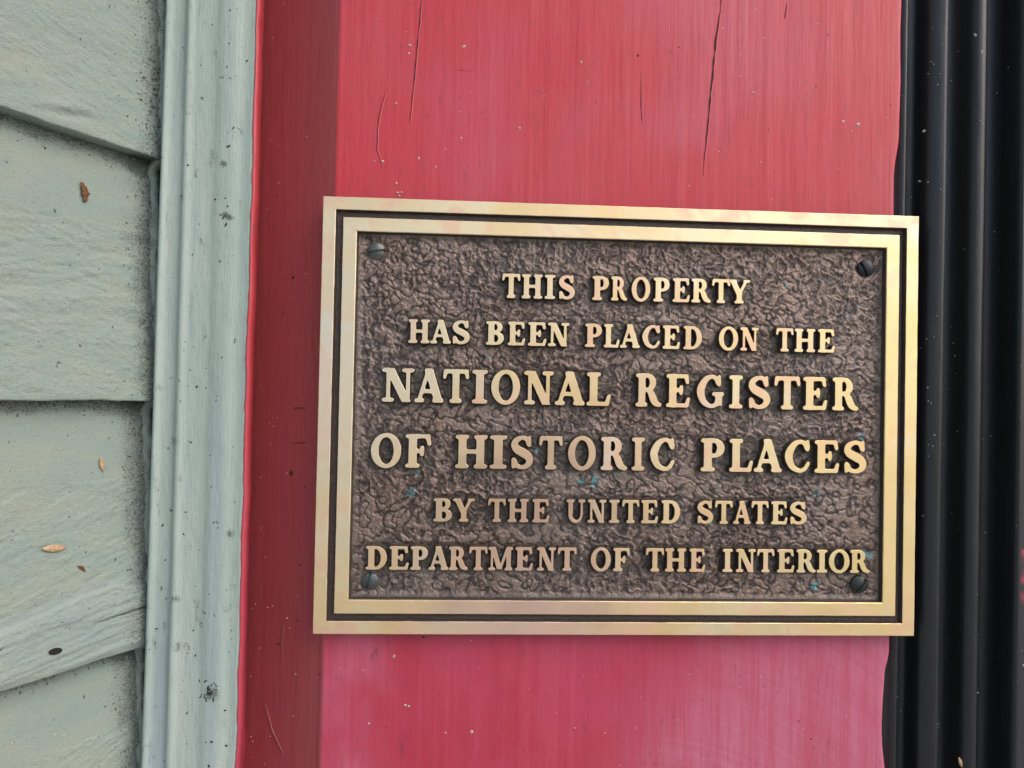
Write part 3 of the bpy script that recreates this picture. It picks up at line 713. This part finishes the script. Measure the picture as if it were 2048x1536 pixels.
crack([(-142.8, -92, 17.2), (-143.3, -99, 17.5), (-143.1, -107, 17.4)], .45, seed=10)
crack([(-151.0, -127, 22.0), (-147.0, -138, 19.6), (-141.5, -146, 16.6)], .4, seed=11, wob=.1)

def domes(name, spots, mat, parent, yfn, kind="stuff", seg=9):
    vs, fs = [], []
    for (x, z, rx, rz, rot) in spots:
        b = len(vs); y0 = yfn(x, z); c_, s_ = math.cos(rot), math.sin(rot); hh = min(rx, rz)*.7
        vs.append((x, y0-hh, z))
        for k_, (f_, g_) in enumerate(((.6, .75), (1, -.12))):
            for i in range(seg):
                a = 2*math.pi*i/seg; rj = 1+.25*random.uniform(-1, 1)
                px_, pz_ = rx*f_*math.cos(a)*rj, rz*f_*math.sin(a)*rj
                vs.append((x+c_*px_-s_*pz_, y0-hh*g_, z+s_*px_+c_*pz_))
        for i in range(seg):
            j = (i+1) % seg
            fs.append((b, b+1+j, b+1+i)); fs.append((b+1+i, b+1+j, b+1+seg+j, b+1+seg+i))
    o = raw_mesh(name, vs, fs, [mat], parent)
    if kind: o["kind"] = kind
    return o
def postY(x, z):
    return 6.0 if x > -123 else 6.6+(-124.2-x)*.575
named = [(-93.4, 157.0, .62, .6, 0), (-93.6, 153.5, .45, .5, 0), (-70.5, 157.5, 1.1, .6, .6), (-98.5, 132, .45, .45, 0), (-103.7, 107.2, .7, .7, 0), (-70.8, 118.3, .5, .55, 0), (-46, 123.5, .7, .6, 0),
         (-20.0, 153, .6, .7, 0), (-97.8, 98, .6, .5, .4), (-97, 94.0, .6, .5, 0), (-95.5, 94.2, .45, .45, 0), (-96.3, 92.6, .45, .4, 0), (-88.6, 109, .5, .6, 0), (55.4, 143, .7, .7, 0), (95.6, 132, .8, .6, .5),
         (102.4, 131.0, 1.0, .8, .8), (-94.2, -101, .9, .6, .9), (-89, -121.4, .6, .5, 0), (-87.6, -121.8, .5, .5, 0), (-61, -132.6, .8, .7, .8), (-72, -133, .4, .4, 0), (-104, -129, .5, .4, .3)]
sp = list(named)
for _ in range(240):
    x = random.uniform(-160, 119); z = random.uniform(-190, 190)
    if abs(x) < 127 and abs(z) < 90: continue
    s_ = random.choice((.16, .2, .26, .3)); sp.append((x, z, s_, s_*random.uniform(.8, 1.6), random.uniform(0, 3)))
for _ in range(26):
    z = random.uniform(-190, 190); x = -153+random.uniform(-6, 6); sp.append((x, z, random.uniform(.15, .35), .3, 0))
domes("paint_specks", sp, SPECK, post, postY)
dk = [(4.6, 157, .6, .7, 0), (-151, 95, .4, .5, 0), (-142.0, 58.5, .7, .8, 0), (-146.5, 43, .5, .6, .3), (-140.5, -26, .9, 1.1, .3), (-145, -100, .8, .5, -.6), (-82, -93, .6, .5, .2)]
for _ in range(90):
    x = random.uniform(-158, 119); z = random.uniform(-190, 190)
    if abs(x) < 127 and abs(z) < 90: continue
    s_ = random.choice((.15, .2, .3)); dk.append((x, z, s_, s_*random.uniform(.8, 2.0), random.uniform(0, 3)))
domes("dirt_specks", dk, DARK_SPECK, post, postY)

def frameY(x, z):
    return float(np.interp(x, q[:, 0], q[:, 1]))
du = [(135.3, 131, .8, .6, .4), (134.8, 109, .8, .6, 0), (147.2, -19.5, 1.2, 1.3, .4), (147.0, -44, .9, .5, .2), (158, 175, .7, .9, .5), (161.5, 135, .7, .6, .6), (153.0, 158, .4, .5, 0), (172, -49, .7, .6, 0), (181, -105, 1.0, .7, -.6),
      (163.6, -54, .6, .4, 0), (160.5, 167, .6, 1.3, -.5)]
for _ in range(330):
    x = random.uniform(122, 186); z = random.uniform(-190, 190); s_ = random.choice((.12, .15, .2, .3)); du.append((x, z, s_, s_*random.uniform(.7, 2.0), random.uniform(0, 3)))
domes("dust", du, GREY_SPECK, frame, frameY)
tw = [(-.02, 0)]
# specks on the moulding
def trimY(x, z): return float(np.interp(x, prof_x, prof_y))-.05
prof_x = [p[0] for p in prof[2:30]]; prof_y = [p[1] for p in prof[2:30]]
tk = []
for _ in range(170):
    x = random.choice((random.uniform(-193, -157.5), random.gauss(-163, 4))); z = random.uniform(-190, 190)
    if not -191.5 < x < -158.5: continue
    s_ = random.choice((.15, .2, .3, .4)); tk.append((x, z, s_*random.uniform(.6, 1), s_*random.uniform(.8, 2.2), random.uniform(0, 3)))
for (cx, cz, n_) in [(-166.5, -112.5, 26), (-166, 81, 7), (-163.5, -45, 12), (-164, 24, 8)]:
    for _ in range(n_): tk.append((random.gauss(cx, 2.0), random.gauss(cz, 2.0), .3, random.uniform(.4, 1.1), random.uniform(-1.5, .2)))
domes("dirt_specks", tk, DARK_SPECK, moulding, trimY)

# things caught on the clapboards
def on_side(name, s, z, length, width, thick, rot, mat, label, cat, bend=0., lift=.9, jag=0.):
    vs, fs = [], []; n = 12; m = 8
    for i in range(n+1):
        u = i/n; w_ = width*.5*max(.05, math.sin(math.pi*min(1, .04+u*.94))**.8)*(1+jag*random.uniform(-1, 1)); l = (u-.5)*length
        for j in range(m):
            a = 2*math.pi*j/m; b = w_*math.cos(a)+bend*math.sin(math.pi*u); h_ = thick*.5*math.sin(a)*min(1, w_/width*2.2)+lift
            ss = s + l*math.cos(rot)-b*math.sin(rot); z_ = z + l*math.sin(rot)+b*math.cos(rot)
            vs.append(side_pt(ss, h_, z_))
    for i in range(n):
        for j in range(m):
            k_ = (j+1) % m; fs.append((i*m+j, i*m+k_, (i+1)*m+k_, (i+1)*m+j))
    fs.append(tuple(range(m))[::-1]); fs.append(tuple(n*m+j for j in range(m)))
    o = raw_mesh(name, vs, fs, [mat], None)
    return tag(o, label, cat)
def faceN(z):       # how far the clapboard face stands proud at height z
    return 2.0 - ((z-4.0) % PITCH - 1.6)*.075
on_side("seed_husk", 39.2, -50.0, 9.0, 3.0, 1.2, .12, HUSK, "pale tan seed husk lying on the clapboard above the nail hole", "seed husk", lift=faceN(-50)+.8)
on_side("leaf_scrap", 30.5, 83.2, 7.4, 3.7, .8, 1.35, LEAF, "brown dried leaf scrap stuck on the clapboard under the upper joint", "leaf scrap", .8, faceN(83)+.8, .6)
on_side("insect_case", 19.6, -21.0, 5.6, 2.2, 1.4, 1.35, HUSK, "small orange brown insect case below the middle clapboard joint", "insect case", 0, faceN(-21)+.6, .2)
on_side("twig_scrap", 28.8, -59.5, 4.6, 1.3, .6, .7, LEAF, "small brown splinter above the raised grain of the clapboard", "splinter", .5, faceN(-59)+.5, .3)
# nail hole
vs = []; n = 14
for i in range(n): a = 2*math.pi*i/n; vs.append(side_pt(40+2.6*math.cos(a), faceN(-87)+1.75, -86.6+1.25*math.sin(a)+.30*math.cos(a)))
for i in range(n): a = 2*math.pi*i/n; vs.append(side_pt(40+1.9*math.cos(a), faceN(-87)+1.72, -86.8+.8*math.sin(a)+.30*math.cos(a)))
fs = [(i, (i+1) % n, n+(i+1) % n, n+i) for i in range(n)]+[tuple(n+i for i in range(n))]
raw_mesh("nail_hole", vs, fs, [WOODHOLE], wall)
ws = []
for _ in range(40):
    s_ = random.uniform(2, 62); z = random.uniform(-140, 170); ws.append((s_, z, random.choice((.2, .3, .45))))
vs, fs = [], []
for (s_, z, r_) in ws:
    b = len(vs); vs.append(side_pt(s_, faceN(z)+.9, z))
    for i in range(7): a = 2*math.pi*i/7; vs.append(side_pt(s_+r_*1.4*math.cos(a), faceN(z)-.3, z+r_*math.sin(a)))
    fs += [(b, b+1+i, b+1+(i+1) % 7) for i in range(7)]
o = raw_mesh("pale_specks", vs, fs, [SPECK], wall); o["kind"] = "stuff"
# bead of old paint and filler closing the corner
zc_ = np.arange(-320, 320, .7); an = np.linspace(-.3*math.pi, 1.15*math.pi, 12); ZC, AN = np.meshgrid(zc_, an, indexing='ij')
rr_ = 2.5+1.3*fbm(ZC, AN*2, 6, 3, 700, 4, .6)+.3*fbm(ZC, AN*2, 1.5, 1, 705, 2)
fz_ = 2.0-((zc_-4.0) % PITCH-1.6)*.075
fz_ = np.convolve(np.pad(fz_, 4, mode='edge'), np.ones(9)/9, 'valid')[:, None]
sc_ = -1.5+rr_*np.cos(AN)*.95+.5*fbm(ZC, ZC*0, 30, 3, 710, 2); nc_ = fz_-.9+rr_*np.sin(AN)
d_ = .55*sstep(-.3, .4, fbm(ZC, AN*3, 5, 3, 712, 3))
grid_mesh("filler_bead", P0[0]-sc_*math.sin(SA)+nc_*math.cos(SA), P0[1]-sc_*math.cos(SA)-nc_*math.sin(SA), ZC, [SIDING], wall, {"dirt": d_, "worn": .2*(AN > 1)})
# crud packed into the corner beside the moulding and along the laps
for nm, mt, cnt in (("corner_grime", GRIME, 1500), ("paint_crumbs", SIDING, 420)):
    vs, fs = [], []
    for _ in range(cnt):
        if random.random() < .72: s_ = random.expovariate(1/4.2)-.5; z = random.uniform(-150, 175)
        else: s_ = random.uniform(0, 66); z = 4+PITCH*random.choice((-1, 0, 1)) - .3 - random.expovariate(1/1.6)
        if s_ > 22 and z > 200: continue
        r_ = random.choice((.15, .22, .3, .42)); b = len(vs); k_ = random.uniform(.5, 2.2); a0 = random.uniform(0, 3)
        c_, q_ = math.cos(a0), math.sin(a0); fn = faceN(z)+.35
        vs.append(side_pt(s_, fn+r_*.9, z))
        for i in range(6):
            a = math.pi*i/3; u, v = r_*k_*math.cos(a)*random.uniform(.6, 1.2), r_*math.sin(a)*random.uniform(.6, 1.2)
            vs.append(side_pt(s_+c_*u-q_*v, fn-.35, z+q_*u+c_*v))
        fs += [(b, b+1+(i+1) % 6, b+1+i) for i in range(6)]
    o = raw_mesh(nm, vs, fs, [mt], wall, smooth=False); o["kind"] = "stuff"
# seed on the black frame, lower right
vs, fs = [], []
for i in range(11):
    u = i/10; w_ = .9*max(.08, math.sin(math.pi*min(1, .05+.92*u)))
    for j in range(8):
        a = 2*math.pi*j/8; l = (u-.5)*5.0; b = w_*math.cos(a)
        vs.append((155.6+l*.35+b*.94, frameY(156.4, 0)-.8+.6*w_*math.sin(a), -149.2-l*.94+b*.35))
for i in range(10):
    for j in range(8):
        k_ = (j+1) % 8; fs.append((i*8+j, i*8+k_, (i+1)*8+k_, (i+1)*8+j))
fs.append(tuple(range(8))[::-1]); fs.append(tuple(80+j for j in range(8)))
tag(raw_mesh("seed", vs, fs, [HUSK], None), "small pinkish brown seed caught in the black door frame's rib", "seed")
